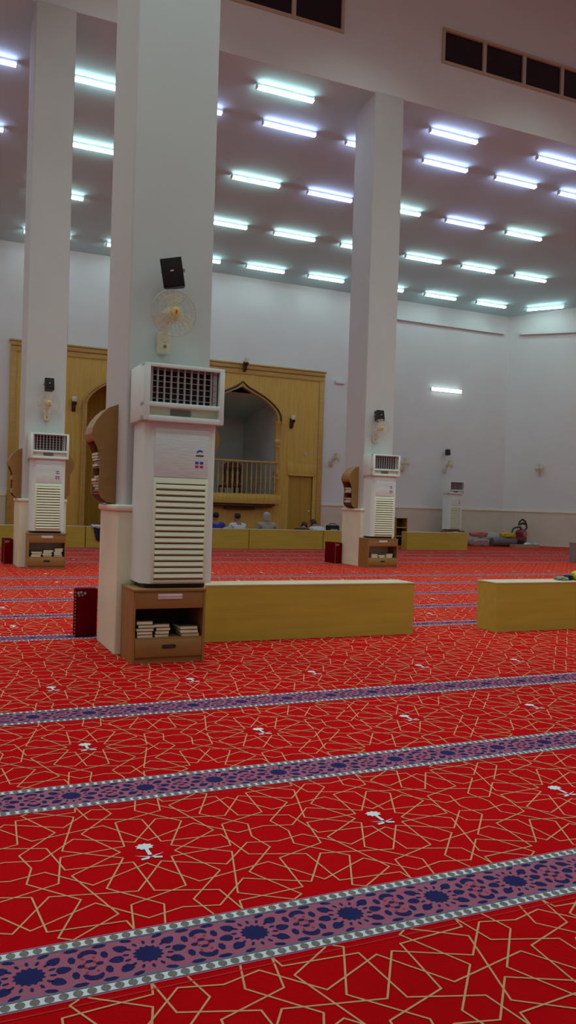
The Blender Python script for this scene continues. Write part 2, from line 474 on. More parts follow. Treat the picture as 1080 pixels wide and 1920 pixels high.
add_box(bm, PX0-.04-ox, PX1+.04-ox, -.07, .10, PZ, PZ+.045, bev=.008); add_box(bm, PX0-ox, PX1-ox, -.045, 0, PZ-.11, PZ, bev=.01); add_box(bm, PX0-ox, PX1-ox, -.025, 0, PZ-.26, PZ-.13, bev=.01)
obj('cornice', bm, M['woodtrim'], pn, smooth=True)
for xa, xb in ((PX0, PX0+.14), (PX1-.16, PX1)):
    bm = new_bm(); add_box(bm, xa-ox, xb-ox, -.03, 0, 0, PZ-.26, bev=.008); obj('pilaster', bm, M['woodtrim'], pn, smooth=True)
for cx, z0 in ((CA, 0.0), (CB, 1.38)):
    bm = new_bm()
    inn = arch(cx, z0 if cx == CA else 3.45); outp = []
    for i, (x, z) in enumerate(inn):
        d = x-cx
        k = 1+.10/1.115
        outp.append((cx+d*k, z+(.13 if abs(d) < .05 else .085*(1-abs(d)/1.4)) if 0 < i < len(inn)-1 else z))
    for i in range(len(inn)-1):
        add_prism(bm, [(inn[i][0]-ox, inn[i][1]), (inn[i+1][0]-ox, inn[i+1][1]), (outp[i+1][0]-ox, outp[i+1][1]), (outp[i][0]-ox, outp[i][1])], -.05, 0)
    obj('arch_moulding', bm, M['woodtrim'], pn)
    bm = new_bm()
    pts = [(x-ox, -.055, z) for (x, z), i in zip(outp, range(99))]
    add_tube(bm, pts, .028, 6); obj('arch_bead', bm, M['wooddark'] if cx == CB else M['woodtrim'], pn, smooth=True)
# prayer niche lining
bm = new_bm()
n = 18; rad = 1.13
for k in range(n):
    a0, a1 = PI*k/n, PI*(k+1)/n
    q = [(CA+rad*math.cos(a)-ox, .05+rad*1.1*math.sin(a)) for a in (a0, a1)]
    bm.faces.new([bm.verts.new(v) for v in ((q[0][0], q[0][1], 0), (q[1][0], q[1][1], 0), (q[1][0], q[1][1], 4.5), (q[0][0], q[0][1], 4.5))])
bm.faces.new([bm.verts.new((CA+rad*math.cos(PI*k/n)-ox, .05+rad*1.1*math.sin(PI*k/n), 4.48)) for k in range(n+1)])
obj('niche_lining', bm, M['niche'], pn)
# balcony room behind the right arch
def room(x0, x1, y0, y1, z0, z1):
    b = new_bm()
    def q(*v): b.faces.new([b.verts.new(p) for p in v])
    q((x0, y1, z0), (x1, y1, z0), (x1, y1, z1), (x0, y1, z1)); q((x0, y0, z0), (x0, y1, z0), (x0, y1, z1), (x0, y0, z1))
    q((x1, y0, z0), (x1, y1, z0), (x1, y1, z1), (x1, y0, z1)); return b
struct(obj('wall_alcove', room(6.4, 9.52, 22.02, 25.1, 0, 4.6), M['plaster']), 'white alcove walls behind the balcony')
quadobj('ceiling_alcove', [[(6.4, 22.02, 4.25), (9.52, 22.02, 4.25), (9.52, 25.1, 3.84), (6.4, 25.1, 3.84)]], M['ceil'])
quadobj('floor_alcove', [[(6.4, 22.02, 1.30), (9.52, 22.02, 1.30), (9.52, 25.1, 1.30), (6.4, 25.1, 1.30)]], M['woodtrim'])
# balcony
bal = thing('balcony', 'oak pulpit balcony with turned balusters in the right arch', 'balcony', (CB, 21.9, 1.06))
bm = new_bm(); add_box(bm, -1.16, 1.16, -.30, .10, .03, .29, bev=.02); obj('floor_slab', bm, M['wood'], bal, smooth=True)
bm = new_bm(); add_box(bm, -.95, .95, -.22, -.01, -.07, .03, bev=.015); add_box(bm, -.45, .45, -.14, -.01, -.14, -.07, bev=.01); obj('shadow_corbel', bm, M['wooddark'], bal, smooth=True)  # dark wood stands in for the shadow line under the slab
bm = new_bm(); add_box(bm, -1.10, 1.10, -.24, -.15, 1.20, 1.255, bev=.015); add_box(bm, -1.10, 1.10, -.225, -.165, .29, .32); obj('handrail', bm, M['woodtrim'], bal, smooth=True)
bprof = [(.018, 0), (.018, .10), (.026, .12), (.014, .16), (.022, .28), (.028, .40), (.018, .60), (.013, .70), (.024, .74), (.016, .78), (.018, .88)]
for k in range(15):
    b = new_bm(); add_lathe(b, bprof, 10); ob = obj('baluster', b, M['woodtrim'], bal, smooth=True, loc=(-1.0+2.0*k/14, -.195, .32)) if k == 0 else None
    if k == 0: b0 = ob
    else:
        b.free(); c = b0.copy(); COL.objects.link(c); c.parent = bal; c.location = (-1.0+2.0*k/14, -.195, .32)
cprof = [(.075, 0), (.075, .42), (.095, .45), (.095, .50), (.06, .53), (.085, .62), (.085, .68), (.055, .74), (.05, .95), (.055, 1.2), (.06, 1.35), (.09, 1.40), (.06, 1.44), (.095, 1.52), (.095, 1.58), (.07, 1.62), (.085, 1.72), (.085, 2.05), (.11, 2.10), (.11, 2.14)]
for s in (-1, 1):
    b = new_bm(); add_lathe(b, cprof, 14); obj('column', b, M['woodtrim'], bal, smooth=True, loc=(s*1.085, -.10, .29))
# imam chair behind the balusters
ch = thing('armchair', 'dark carved chair with turned spindles behind the balcony rail', 'chair', (8.10, 22.40, 1.30))
bx('seat', (-.30, .30, -.27, .27, .24, .30), M['wooddark'], ch, .02)
for sx in (-1, 1):
    for sy in (-1, 1):
        b = new_bm(); add_lathe(b, [(.03, 0), (.035, .1), (.025, .2), (.03, .24)], 10); obj('leg', b, M['wooddark'], ch, smooth=True, loc=(sx*.25, sy*.22, 0))
b = new_bm(); add_box(b, -.30, .30, -.04, .02, .78, .86, bev=.015)
add_prism(b, [(-.30, .86), (.30, .86), (.2, .94), (0, .98), (-.2, .94)], -.03, .01); obj('backrest_rail', b, M['wooddark'], ch, smooth=True, loc=(0, -.24, 0))
for k in range(4):
    b = new_bm(); add_lathe(b, [(.055, 0), (.055, .05), (.033, .08), (.05, .24), (.033, .40), (.055, .44), (.055, .50)], 10); obj('spindle', b, M['wooddark'], ch, smooth=True, loc=(-.24+.16*k, -.25, .29))
# door in the panelling
d = bx('door_1', (DX0+.02, DX1-.02, PF+.045, PF+.09, .01, DZ-.02), M['niche']); struct(d, 'plain oak door set in the panelling')
bm = new_bm(); add_lathe(bm, [(.012, 0), (.012, .03), (.028, .04), (.03, .055), (.018, .065)], 12, Matrix.Translation((10.44, PF+.045, .92)) @ Matrix.Rotation(R(90), 4, 'X')); obj('door_handle', bm, M['silver'], d, smooth=True)
bm = new_bm(); add_box(bm, DX0-.06-ox, DX1+.10-ox, -.018, 0, DZ, DZ+.33, bev=.004); add_box(bm, DX0-.02-ox, DX1+.02-ox, -.05, .02, DZ-.03, DZ+.02, bev=.005)
obj('door_lintel', bm, M['wood'], pn, smooth=True)
bm = new_bm(); add_box(bm, -.035, .035, -.015, 0, -.04, .04, bev=.004); add_box(bm, -.02, .02, -.022, -.012, -.02, .02, bev=.002)
tag(obj('light_switch', bm, M['cwhi'], loc=(10.27, PF-.001, 2.60)), 'small white switch plate on oak panelling above the door', 'switch')

# sconces
def sconce():
    t_ = thing('wall_sconce', 'dark bracket sconce with frosted cup right of the balcony arch', 'wall lamp', (9.78, PF-.002, 3.50), 0, 'sconces on the panelling')
    b = new_bm(); add_box(b, -.05, .05, -.03, 0, -.18, .12, bev=.012); obj('backplate', b, M['wooddark'], t_, smooth=True)
    b = new_bm(); add_tube(b, [(0, -.03, -.10), (0, -.10, -.13), (0, -.15, -.08), (0, -.15, .02)], .022, 8); add_lathe(b, [(.02, -.03), (.055, 0), (.07, .05), (.05, .07)], 14, Matrix.Translation((0, -.15, 0))); obj('arm', b, M['wooddark'], t_, smooth=True)
    b = new_bm(); add_lathe(b, [(.045, .06), (.06, .10), (.07, .16), (.062, .20), (.05, .20)], 16, Matrix.Translation((0, -.15, 0))); obj('glass_cup', b, M['frost'], t_, smooth=True, label='frosted glass cup')
    return t_
s0 = sconce()
dup(s0, 'dark bracket sconce with frosted cup above the balcony arch peak', (8.25, PF-.075, 5.0))
dup(s0, 'dark bracket sconce with frosted cup left of the niche arch', (3.54, PF-.002, 3.53))

# ------------------------------------------------------------------ tube lamps
def tube_lamp(label, loc, rotz=0., tilt=0., m='tube'):
    t_ = thing('tube_lamp', label, 'ceiling lamp', loc, 0, 'twin tube lamps on the aisle ceiling')
    t_.rotation_euler = (tilt, 0, rotz)
    b = new_bm(); add_box(b, -.58, .58, -.022, .022, -.05, -.004, bev=.006); add_box(b, -.58, -.555, -.045, .045, -.104, -.02, bev=.004); add_box(b, .555, .58, -.045, .045, -.104, -.02, bev=.004)
    obj('housing', b, M['lampbody'], t_, smooth=True)
    for s in (-1, 1):
        b = new_bm(); add_tube(b, [(-.555, s*.027, -.088), (.555, s*.027, -.088)], .0145, 8); obj('tube', b, M[m], t_, smooth=True)
    return t_
tilt = math.atan(SL)
ROW = {1: (13.86, [3.93-1.85, 5.88, 9.58, 12.30, ]), 2: (14.86, [.72, 2.6, 4.43, 6.40, 8.22, 10.06, 11.95, 13.76]), 3: (16.93, [.69, 2.95, 4.7, 6.53, 8.35, 10.22, 12.10, 13.93]),
       4: (19.06, [2.60, 4.62, 6.58, 8.44, 10.32, 12.30, 14.12, 15.97]), 5: (21.16, [2.66, 4.70, 6.63, 8.52, 10.40, 12.41, 14.31, 16.22])}
ROW[1] = (13.88, [5.88, 9.58, 12.27])
rown = {1: 'row closest to the windowed wall', 2: 'second row from the windowed wall', 3: 'middle row of the ceiling', 4: 'second row from the far wall', 5: 'row along the far wall'}
ordn = ['first', 'second', 'third', 'fourth', 'fifth', 'sixth', 'seventh', 'eighth']
proto = None; protoc = None
for r_, (y, xs_) in ROW.items():
    for i, x in enumerate(xs_):
        lb = 'lit twin tube lamp, %s from left in the %s' % (ordn[i], rown[r_])
        cool = r_ >= 4 or (r_ == 3 and i % 2 == 1) or (r_ == 2 and i == 1) or (r_ == 1 and i == 0)
        if proto is None and not cool:
            proto = tube_lamp(lb, (x, y, zceil(y)-.001), 0, tilt)
        elif cool and protoc is None:
            protoc = tube_lamp(lb, (x, y, zceil(y)-.001), 0, tilt, 'tubecool')
        else:
            dup(protoc if cool else proto, lb, (x, y, zceil(y)-.001))
lc = tube_lamp('lit twin tube lamp turned to follow the slanted corner wall', (18.03, 20.75, zceil(20.75)-.02), R(-36), 0., 'tubecool'); lc.rotation_euler = (R(-5), R(-4), R(-36))
wl = thing('wall_tube_lamp', 'bright horizontal tube lamp fixed on the white far wall', 'wall lamp', (15.2, 21.995, 4.9))
b = new_bm(); add_box(b, -.58, .58, -.05, 0, -.05, .05, bev=.008); obj('housing', b, M['lampbody'], wl, smooth=True)
for s in (-1, 1):
    b = new_bm(); add_tube(b, [(-.56, -.07, s*.032), (.56, -.07, s*.032)], .022, 8); obj('tube', b, M['tubewall'], wl, smooth=True)

# ------------------------------------------------------------------ low wooden partitions
def partition(label, x0, x1, yf, group, h=.453, dep=.28):
    cx = (x0+x1)/2
    t_ = thing('divider_box', label, 'low partition', (cx, yf, 0), 0, group); w = (x1-x0)/2
    bx('front_panel', (-w, w, 0, .018, 0, h-.014), M['boxwood'], t_); bx('rear_panel', (-w, w, dep-.018, dep, 0, h-.014), M['boxwood'], t_)
    bx('end_panel', (-w, -w+.018, .018, dep-.018, 0, h-.014), M['boxwood'], t_); bx('end_panel', (w-.018, w, .018, dep-.018, 0, h-.014), M['boxwood'], t_)
    bx('top_board', (-w-.003, w+.003, -.003, dep+.003, h-.014, h), M['boxtop'], t_, .003, label='pale top board')
    return t_
partition('low oak partition right beside the big white cooler cabinet', 1.96, 3.98, 6.14, 'low partitions in the near row')
partition('low oak partition cut by the right edge of the picture', 4.812, 6.77, 6.05, 'low partitions in the near row')
farx = [(-.60, 1.36), (1.38, 3.33), (3.35, 5.29), (5.31, 7.25), (7.27, 9.26), (9.28, 11.22), (11.76, 13.70)]
farl = ['low far partition at the left edge of the picture', 'low far partition between the slim pillar and the wide pillar', 'low far partition mostly behind the wide pillar', 'low far partition under the seated person in blue',
        'low far partition in front of person in grey hood', 'low far partition ending behind the slim right pillar', 'short stretch of low far partition ending beside the bags']
for (a, b_), l in zip(farx, farl): partition(l, a, b_, 18.55, 'low partitions in the far row', .473)

# ------------------------------------------------------------------ book cabinet
def cabinet(label, x0, x1, yf, h, dep=.36, group='book cabinets under the coolers'):
    w = x1-x0; cx = (x0+x1)/2
    t_ = thing('book_cabinet', label, 'cabinet', (cx, yf, 0), 0, group); k = h/.505; a = w/2
    for s in (-1, 1):
        xs_ = (-a, -a+.016) if s < 0 else (a-.016, a); bx('side_panel', (*xs_, 0, dep, .0, h-.016), M['cab'], t_)
    bx('top_board', (-a-.004, a+.004, -.006, dep, h-.016, h), M['cab'], t_, .002)
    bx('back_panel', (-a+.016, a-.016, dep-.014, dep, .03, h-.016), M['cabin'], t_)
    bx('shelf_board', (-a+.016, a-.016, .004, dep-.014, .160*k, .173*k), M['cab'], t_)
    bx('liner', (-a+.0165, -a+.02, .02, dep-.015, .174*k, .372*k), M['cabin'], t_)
    fp = bx('upper_panel', (-a+.016, a-.016, .002, .02, .372*k, h-.017), M['cab'], t_, .002)
    bx('label_plate', (-.085, .085, -.003, .003, .436*k, .472*k), M['label'], fp, .001, label='white label strip')
    b = new_bm(); add_box(b, -.083, .083, -.0036, -.0028, .452*k, .456*k); obj('label_line', b, M['cmauve'], fp)
    dr = bx('drawer', (-a+.018, a-.018, .000, .016, .042*k, .160*k), M['cab'], t_, .002)
    b = new_bm(); pr = []
    for q in range(16):
        an = 2*PI*q/16; pr.append(((.035 if math.cos(an) > 0 else -.035)+.015*math.cos(an), .113*k+.014*math.sin(an)))
    add_prism(b, pr, -.003, .003); obj('handle', b, M['black'], dr, label='dark recessed pull')
    bx('plinth', (-a+.01, a-.01, .012, dep-.02, 0, .038*k), M['cab'], t_)
    return t_
cabinet('brown book cabinet with open shelf under the nearest cooler', 1.307, 1.812, 5.42, .505)
cabinet('brown book cabinet under the cooler of the left far pillar', 1.475, 2.035, 12.93, .545)
cabinet('brown book cabinet under the cooler of the right far pillar', 7.38, 8.0, 12.93, .535)
cabinet('brown stand under the cooler on the far wall', 14.85, 15.50, 21.15, .45)

# ------------------------------------------------------------------ floor-standing air coolers (local: front y=0, base z=0)
def cooler(label, loc):
    t_ = thing('air_conditioner', label, 'air conditioner', loc, 0, 'tall white cooling cabinets')
    BW = .252; D = .335; H = 1.515; HB = 1.125
    b = new_bm()
    c = .055
    prof = [(-BW, D), (-BW, c+.02), (-BW+.008, c), (-BW+c*.8, .012), (-BW+c, .006), (BW-.03, .006), (BW-.012, .012), (BW, .03), (BW, D)]
    add_prism(b, prof, .02, HB+.004, 'z')
    obj('casing', b, M['ac'], t_, smooth=True)
    b = new_bm(); add_box(b, -BW+.03, BW-.04, .05, D-.02, -.012, .02, bev=.003); obj('base', b, M['black'], t_)
    bx('upper_front', (-.185, .197, -.002, .012, .752, 1.10), M['acpanel'], t_, .003, label='bluish white textured front panel')
    lv = bx('louver_panel', (-.188, .20, -.004, .012, .03, .745), M['accream'], t_, .003, label='cream louvred panel')
    b = new_bm()
    for k in range(17):
        z = .052+.0408*k
        add_prism(b, [(-.168, z-.004), (.178, z-.004), (.182, z), (.178, z+.004), (-.168, z+.004), (-.172, z)], -.0055, -.003)
    obj('louver_gap', b, M['acslot'], lv)
    b = new_bm()
    for k in range(16):
        z = .052+.0408*k
        add_prism(b, [(-.004, z+.006), (-.014, z+.011), (-.010, z+.030), (-.004, z+.035)], -.168, .178, 'x')
    obj('louver_slat', b, M['accream'], lv)
    # outlet head
    hd = new_bm(); HX0, HX1 = -.285, .287; z0, z1 = HB, H; f = -.045; zm0, zm1 = z0+.125, z0+.155
    add_box(hd, HX0, HX1, .035, D, z0+.005, z1, bev=.006)
    add_box(hd, HX0, HX0+.045, f, .04, z0, z1, bev=.004); add_box(hd, HX1-.036, HX1, f, .04, z0, z1, bev=.004)
    add_box(hd, HX0, HX1, f, .04, z1-.026, z1, bev=.004); add_box(hd, HX0, HX1, f, .04, z0, z0+.038, bev=.004); add_box(hd, HX0, HX1, f, .04, zm0-.028, zm0+.004, bev=.004)
    head = obj('outlet_head', hd, M['ac'], t_, smooth=True)
    b = new_bm(); add_box(b, HX0+.04, HX1-.03, .022, .036, zm0, z1-.02); obj('outlet_recess', b, M['acdark'], head)
    b = new_bm()
    for k in range(9):
        x = -.185+.0475*k; add_box(b, x-.0055, x+.0055, -.024, -.004, zm0+.004, z1-.026)
    for k in range(6):
        z = zm0+.030+.039*k; add_box(b, HX0+.07, HX1-.06, -.020, -.016, z-.0022, z+.0022)
    add_box(b, HX0+.046, HX0+.068, -.020, .0, zm0+.004, z1-.026); add_box(b, HX1-.078, HX1-.05, -.020, .0, zm0+.004, z1-.026)
    obj('vane_grille', b, M['acgrey'], head)
    b = new_bm(); add_box(b, HX0+.04, HX1-.03, .005, .03, z0+.03, zm0-.02); cp = obj('control_panel', b, M['accream'], head)
    b = new_bm(); add_box(b, -.085, .06, -.002, .006, z0+.048, zm0-.036, bev=.002); obj('display', b, M['disp'], head, label='grey display window')
    b = new_bm(); add_box(b, .068, .10, -.002, .006, z0+.055, zm0-.045, bev=.002); obj('button', b, M['ac'], head)
    # maker's marks: blue swoosh over a black bar, and a four-square sticker
    b = new_bm(); pts = []
    for k in range(9):
        a = R(170-17*k); pts.append((.135+.026*math.cos(a), .925+.022*math.sin(a)))
    for k in range(9):
        a = R(170-17*(8-k)); pts.append((.135+.018*math.cos(a), .921+.013*math.sin(a)))
    add_prism(b, pts, -.0035, -.0015); add_prism(b, [(.105, .902), (.160, .902), (.160, .911), (.105, .911)], -.0035, -.0015, mi=1)
    obj('logo', b, [M['blue'], M['inkblack']], t_)
    b = new_bm()
    for ix in range(2):
        for iz in range(2): add_box(b, .102+.034*ix, .126+.034*ix, -.0035, -.0015, .822+.026*iz, .840+.026*iz, mi=0 if iz else 1)
    obj('sticker', b, [M['blue'], M['pink']], t_, label='blue and magenta four-square sticker')
    return t_
a0 = cooler('tall white cooling cabinet on the pillar closest to the camera', (1.617, 5.46, .517))
dup(a0, 'tall white cooling cabinet on the left far pillar', (1.752, 12.96, .560))
dup(a0, 'tall white cooling cabinet on the far pillar right of the panelling', (7.70, 12.96, .550))
dup(a0, 'distant white cooling cabinet against the plain far wall', (15.17, 21.2, .465))

# ------------------------------------------------------------------ speakers
def speaker(label, loc, rz=0., tilt=R(-12), roll=0.):
    t_ = thing('wall_speaker', label, 'speaker', loc, 0, 'small black loudspeakers'); t_.rotation_euler = (tilt, roll, rz)
    b = new_bm(); add_prism(b, [(-.075, -.06), (.075, -.06), (.06, .065), (-.06, .065)], -.10, .10, 'z'); obj('enclosure', b, M['black'], t_)
    b = new_bm(); add_box(b, -.07, .07, -.068, -.059, -.092, .092, bev=.006); g = obj('grille', b, M['blackfab'], t_, smooth=True)
    b = new_bm(); add_box(b, -.012, .012, -.072, -.067, .006, .016, bev=.002); obj('badge', b, M['silver'], t_, label='small silver badge')
    b = new_bm(); add_tube(b, [(-.078, 0, .02), (-.078, .07, .02), (0, .10, .0), (.078, .07, .02), (.078, 0, .02)], .008, 6); add_tube(b, [(0, .10, 0), (0, .15, .03)], .012, 6); obj('bracket', b, M['metal'], t_, smooth=True)
    return t_
sp = speaker('black loudspeaker tilted above the fan on the nearest pillar', (1.578, 5.66, 2.712), R(-22), R(8), R(-9))
for l, p_, s_ in (('black loudspeaker above the fan on the left far pillar', (1.742, 13.14, 2.84), .93), ('black loudspeaker above the fan on the right far pillar', (7.64, 13.14, 2.78), 1.0), ('tiny black loudspeaker above the cooler on the far wall', (15.25, 21.84, 2.92), .9)):
    o = dup(sp, l, p_, scale=(s_, s_, s_)); o.rotation_euler = (R(-10), 0, R(6))

# ------------------------------------------------------------------ wall fans
def wall_fan(label, loc, rz=0.):
    t_ = thing('wall_fan', label, 'fan', loc, rz, 'ivory wall fans')   # local: wall at y=+.26, hub at origin
    b = new_bm(); add_box(b, -.045, .045, .20, .262, -.25, -.10, bev=.012); obj('wall_mount', b, M['fan'], t_, smooth=True)
    b = new_bm(); add_box(b, -.032, .032, .192, .202, -.245, -.175, bev=.004); add_lathe(b, [(.012, 0), (.012, .012), (.006, .014)], 10, Matrix.Translation((0, .194, -.20)) @ Matrix.Rotation(R(90), 4, 'X'), mi=1); obj('switch_plate', b, [M['fan'], M['cab']], t_, smooth=True)
    b = new_bm(); add_tube(b, [(0, .21, -.16), (0, .17, -.07), (0, .11, 0)], .02, 8); add_lathe(b, [(.03, 0), (.055, .02), (.06, .07), (.04, .10), (.02, .11)], 16, Matrix.Translation((0, .02, 0)) @ Matrix.Rotation(R(-90), 4, 'X')); obj('motor', b, M['fan'], t_, smooth=True)
    for k in range(3):
        b = new_bm(); t2 = bmesh.new()
        pr = [(.025, -.012), (.05, -.035), (.09, -.062), (.125, -.068), (.145, -.05), (.148, -.01), (.14, .025), (.11, .040), (.06, .028), (.025, .012)]
        f = t2.verts
        top = [t2.verts.new((x, .010+.28*y*.5, y)) for x, y in pr]; bot = [t2.verts.new((x, .013+.28*y*.5, y)) for x, y in pr]
        t2.faces.new(top); t2.faces.new(list(reversed(bot)))
        for q in range(len(pr)): t2.faces.new((top[q], bot[q], bot[(q+1) % len(pr)], top[(q+1) % len(pr)]))
        bmesh.ops.transform(t2, matrix=Matrix.Rotation(R(18+120*k), 4, 'Y'), verts=t2.verts); merge(b, t2)
        obj('blade', b, M['fanblade'], t_, label='smoky translucent blade')
    b = new_bm()
    for rr, yy in ((.162, .0), (.12, -.035), (.07, -.042)):
        add_tube(b, [(rr*math.cos(2*PI*k/28), yy, rr*math.sin(2*PI*k/28)) for k in range(28)], .0022 if rr < .15 else .0035, 5, closed=True)
    for k in range(20):
        a = 2*PI*k/20; c_, s_ = math.cos(a), math.sin(a)
        add_tube(b, [(.035*c_, -.042, .035*s_), (.12*c_, -.035, .12*s_), (.162*c_, 0, .162*s_), (.13*c_, .04, .13*s_), (.05*c_, .06, .05*s_)], .0013, 4)
    obj('guard', b, M['wire'], t_, smooth=True)
    b = new_bm(); add_lathe(b, [(.034, 0), (.040, .008), (.038, .018), (.02, .024), (0, .025)], 18, Matrix.Translation((0, -.03, 0)) @ Matrix.Rotation(R(90), 4, 'X')); h = obj('hub_cap', b, M['fanhub'], t_, smooth=True, label='yellow hub cap')
    b = new_bm(); add_box(b, -.006, .006, -.0575, -.053, -.012, .014, bev=.002); obj('hub_mark', b, M['red'], h, label='red mark')
    return t_
f0 = wall_fan('ivory wall fan above the cooler on the nearest pillar', (1.566, 5.565, 2.412), R(2))
for l, p_, rz in (('ivory wall fan above the cooler on the left far pillar', (1.735, 13.035, 2.545), 0), ('ivory wall fan above the cooler on the right far pillar', (7.63, 13.035, 2.555), 0),
                  ('ivory wall fan on far wall left of the panelling', (1.45, 21.73, 2.50), 0), ('ivory wall fan between panelling and the right far pillar', (11.2, 21.73, 2.52), R(10)),
                  ('ivory wall fan just right of the right far pillar', (13.62, 21.73, 2.50), R(-10)), ('ivory wall fan above the distant cooler under its loudspeaker', (15.25, 21.73, 2.52), 0),
                  ('ivory wall fan alone on the slanted corner wall', (18.30, 21.05, 2.53), R(-45))):
    dup(f0, l, p_, rz)

# ------------------------------------------------------------------ books
def book(label, loc, w, d_, h, rz=0., mc='cover', group=None):
    t_ = thing('book', label, 'book', loc, rz, group)
    b = new_bm(); add_box(b, -w/2, w/2, 0, d_, 0, .0018); add_box(b, -w/2, w/2, 0, d_, h-.0018, h); add_box(b, -w/2, w/2, d_-.003, d_, 0, h); obj('cover', b, M[mc], t_)
    b = new_bm(); add_box(b, -w/2+.003, w/2-.003, .002, d_-.004, .0016, h-.0016); obj('pages', b, M['page'], t_, label='cream page edges')
    return t_
rank = {1: ['single'], 2: ['topmost', 'bottom'], 3: ['topmost', 'middle', 'bottom'], 4: ['topmost', 'second from top', 'third from top', 'bottom'], 5: ['topmost', 'second from top', 'middle', 'second from bottom', 'bottom'],
        6: ['topmost', 'second from top', 'third from top', 'third from bottom', 'second from bottom', 'bottom']}
def stack(x, y, z, n, w, d_, h, where, group, mcs=('cover',), rz=0., jit=.012):
    zz = z
    for i in range(n):
        hh = h*random.uniform(.9, 1.12); j = random.uniform(-jit, jit)
        book('%s book of %s' % (rank[n][n-1-i], where), (x+j, y+random.uniform(-.004, .01), zz), w*random.uniform(.92, 1.06), d_, hh, rz+random.uniform(-.06, .06), mcs[i % len(mcs)], group)
        zz += hh+.0006
G1 = 'books in the nearest cabinet'
stack(1.404, 5.432, .1735, 5, .118, .17, .0225, 'the left stack in the nearest cabinet', G1)
stack(1.520, 5.440, .1735, 4, .105, .15, .0225, 'the middle stack in the nearest cabinet', G1)
stack(1.715, 5.432, .1735, 3, .125, .18, .0225, 'the right stack in the nearest cabinet', G1)
zc2 = .173*.545/.505+.0006
stack(1.60, 12.945, zc2, 3, .15, .18, .026, "the left stack in the left far pillar's cabinet", 'books in the left far cabinet', ('cover', 'coverb'))
stack(1.77, 12.945, zc2, 4, .14, .18, .026, "the middle stack in the left far pillar's cabinet", 'books in the left far cabinet', ('cover', 'coverb'))
stack(1.93, 12.945, zc2, 5, .12, .18, .026, "the right stack in the left far pillar's cabinet", 'books in the left far cabinet', ('cover', 'coverb'))
zc3 = .173*.535/.505+.0006
stack(7.53, 12.945, zc3, 3, .13, .18, .025, "the left stack in the right far pillar's cabinet", 'books in the right far cabinet', ('cover', 'coverb'))
stack(7.68, 12.945, zc3, 2, .13, .18, .025, "the middle stack in the right far pillar's cabinet", 'books in the right far cabinet', ('cover', 'coverb'))
stack(7.84, 12.945, zc3, 3, .13, .18, .025, "the right stack in the right far pillar's cabinet", 'books in the right far cabinet', ('cover', 'coverb'))

# ------------------------------------------------------------------ curved bookshelves on the pillar sides
prof = [(0, 1.809), (.07, 1.779), (.115, 1.735), (.155, 1.682), (.178, 1.633), (.188, 1.585), (.178, 1.545), (.150, 1.495), (.132, 1.445), (.122, 1.40), (.122, 1.33), (.126, 1.22), (.130, 1.155), (.105, 1.11), (.06, 1.078), (0, 1.068)]
def bookshelf(label, x, y, side, s=1.0, z0=0.):
    """side -1: hangs on the left face, +1 on the right face of a pillar; x is the pillar face"""
    t_ = thing('corner_bookshelf', label, 'bookshelf', (x, y, z0), 0, 'curved oak bookshelves on pillars')
    P = [(side*a*s, 1.07+(z-1.068)*s) for a, z in prof]; D = .30*s
    for yy in (0, D-.016):
        b = new_bm(); add_prism(b, P, yy, yy+.016); obj('side_panel', b, M['cab'], t_)
    b = new_bm()
    for i in range(0, 6):
        (a, z), (a2, z2) = P[i], P[i+1]
        add_prism(b, [(a, z), (a2, z2), (a2*.93, z2-.014), (a*.93, z-.014)], .016, D-.016)
    obj('bent_top', b, M['cab'], t_)
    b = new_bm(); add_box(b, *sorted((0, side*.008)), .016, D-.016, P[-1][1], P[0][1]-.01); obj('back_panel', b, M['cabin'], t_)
    for zz, wdt in ((1.565, .172), (1.345, .118), (1.150, .124)):
        z = 1.07+(zz-1.068)*s
        b = new_bm(); add_box(b, *sorted((side*.008, side*wdt*s)), .016, D-.016, z-.012, z); obj('shelf_board', b, M['boxtop'] if zz > 1.5 else M['cab'], t_)
    b = new_bm()
    for i in range(12, 15):
        (a, z), (a2, z2) = P[i], P[i+1]
        add_prism(b, [(a, z), (a2, z2), (a2*.9, z2+.012), (a*.9, z+.012)], .016, D-.016)
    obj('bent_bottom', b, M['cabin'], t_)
    return t_
bookshelf('curved oak bookshelf on left face of the nearest pillar', 1.312, 6.10, -1)
bookshelf('curved oak bookshelf peeking out right of the nearest cooler', 1.930, 6.10, 1)
bookshelf('curved oak bookshelf on left face of the left far pillar', 1.411, 13.50, -1, 1.06)
bookshelf('curved oak bookshelf on right face of the left far pillar', 2.029, 13.50, 1, 1.06)
bookshelf('curved oak bookshelf on left face of the right far pillar', 7.436, 13.48, -1, 1.06)
# (books face the open side)
def sstack(xf, y, z, n, where, group, s=1., side=-1):
    zz = z
    for i in range(n):
        hh = .0205*s*random.uniform(.85, 1.15); dd = .10*s
        o = book('%s book of %s' % (rank[n][n-1-i], where), (xf+side*(.128*s+random.uniform(-.012, .012)), y+.15*s, zz), .20*s, dd, hh, R(-90)*(1 if side < 0 else -1)+random.uniform(-.05, .05), ('cover', 'coverb')[i % 2], group)
        zz += hh+.0006
GS = 'books on the nearest pillar shelf'
sstack(1.312, 6.10, 1.3455, 5, 'the upper stack on the nearest pillar shelf', GS)
sstack(1.312, 6.10, 1.1505, 6, 'the lower stack on the nearest pillar shelf', GS)
sh2 = lambda zz: 1.07+(zz-1.068)*1.06+.0005
sstack(7.436, 13.48, sh2(1.345), 4, 'the upper stack on the right far pillar shelf', 'books on the right far pillar shelf', 1.06)
sstack(7.436, 13.48, sh2(1.150), 5, 'the lower stack on the right far pillar shelf', 'books on the right far pillar shelf', 1.06)
sstack(7.436, 13.48, sh2(1.565), 3, 'the top ledge on the right far pillar shelf', 'books on the right far pillar shelf', .9)
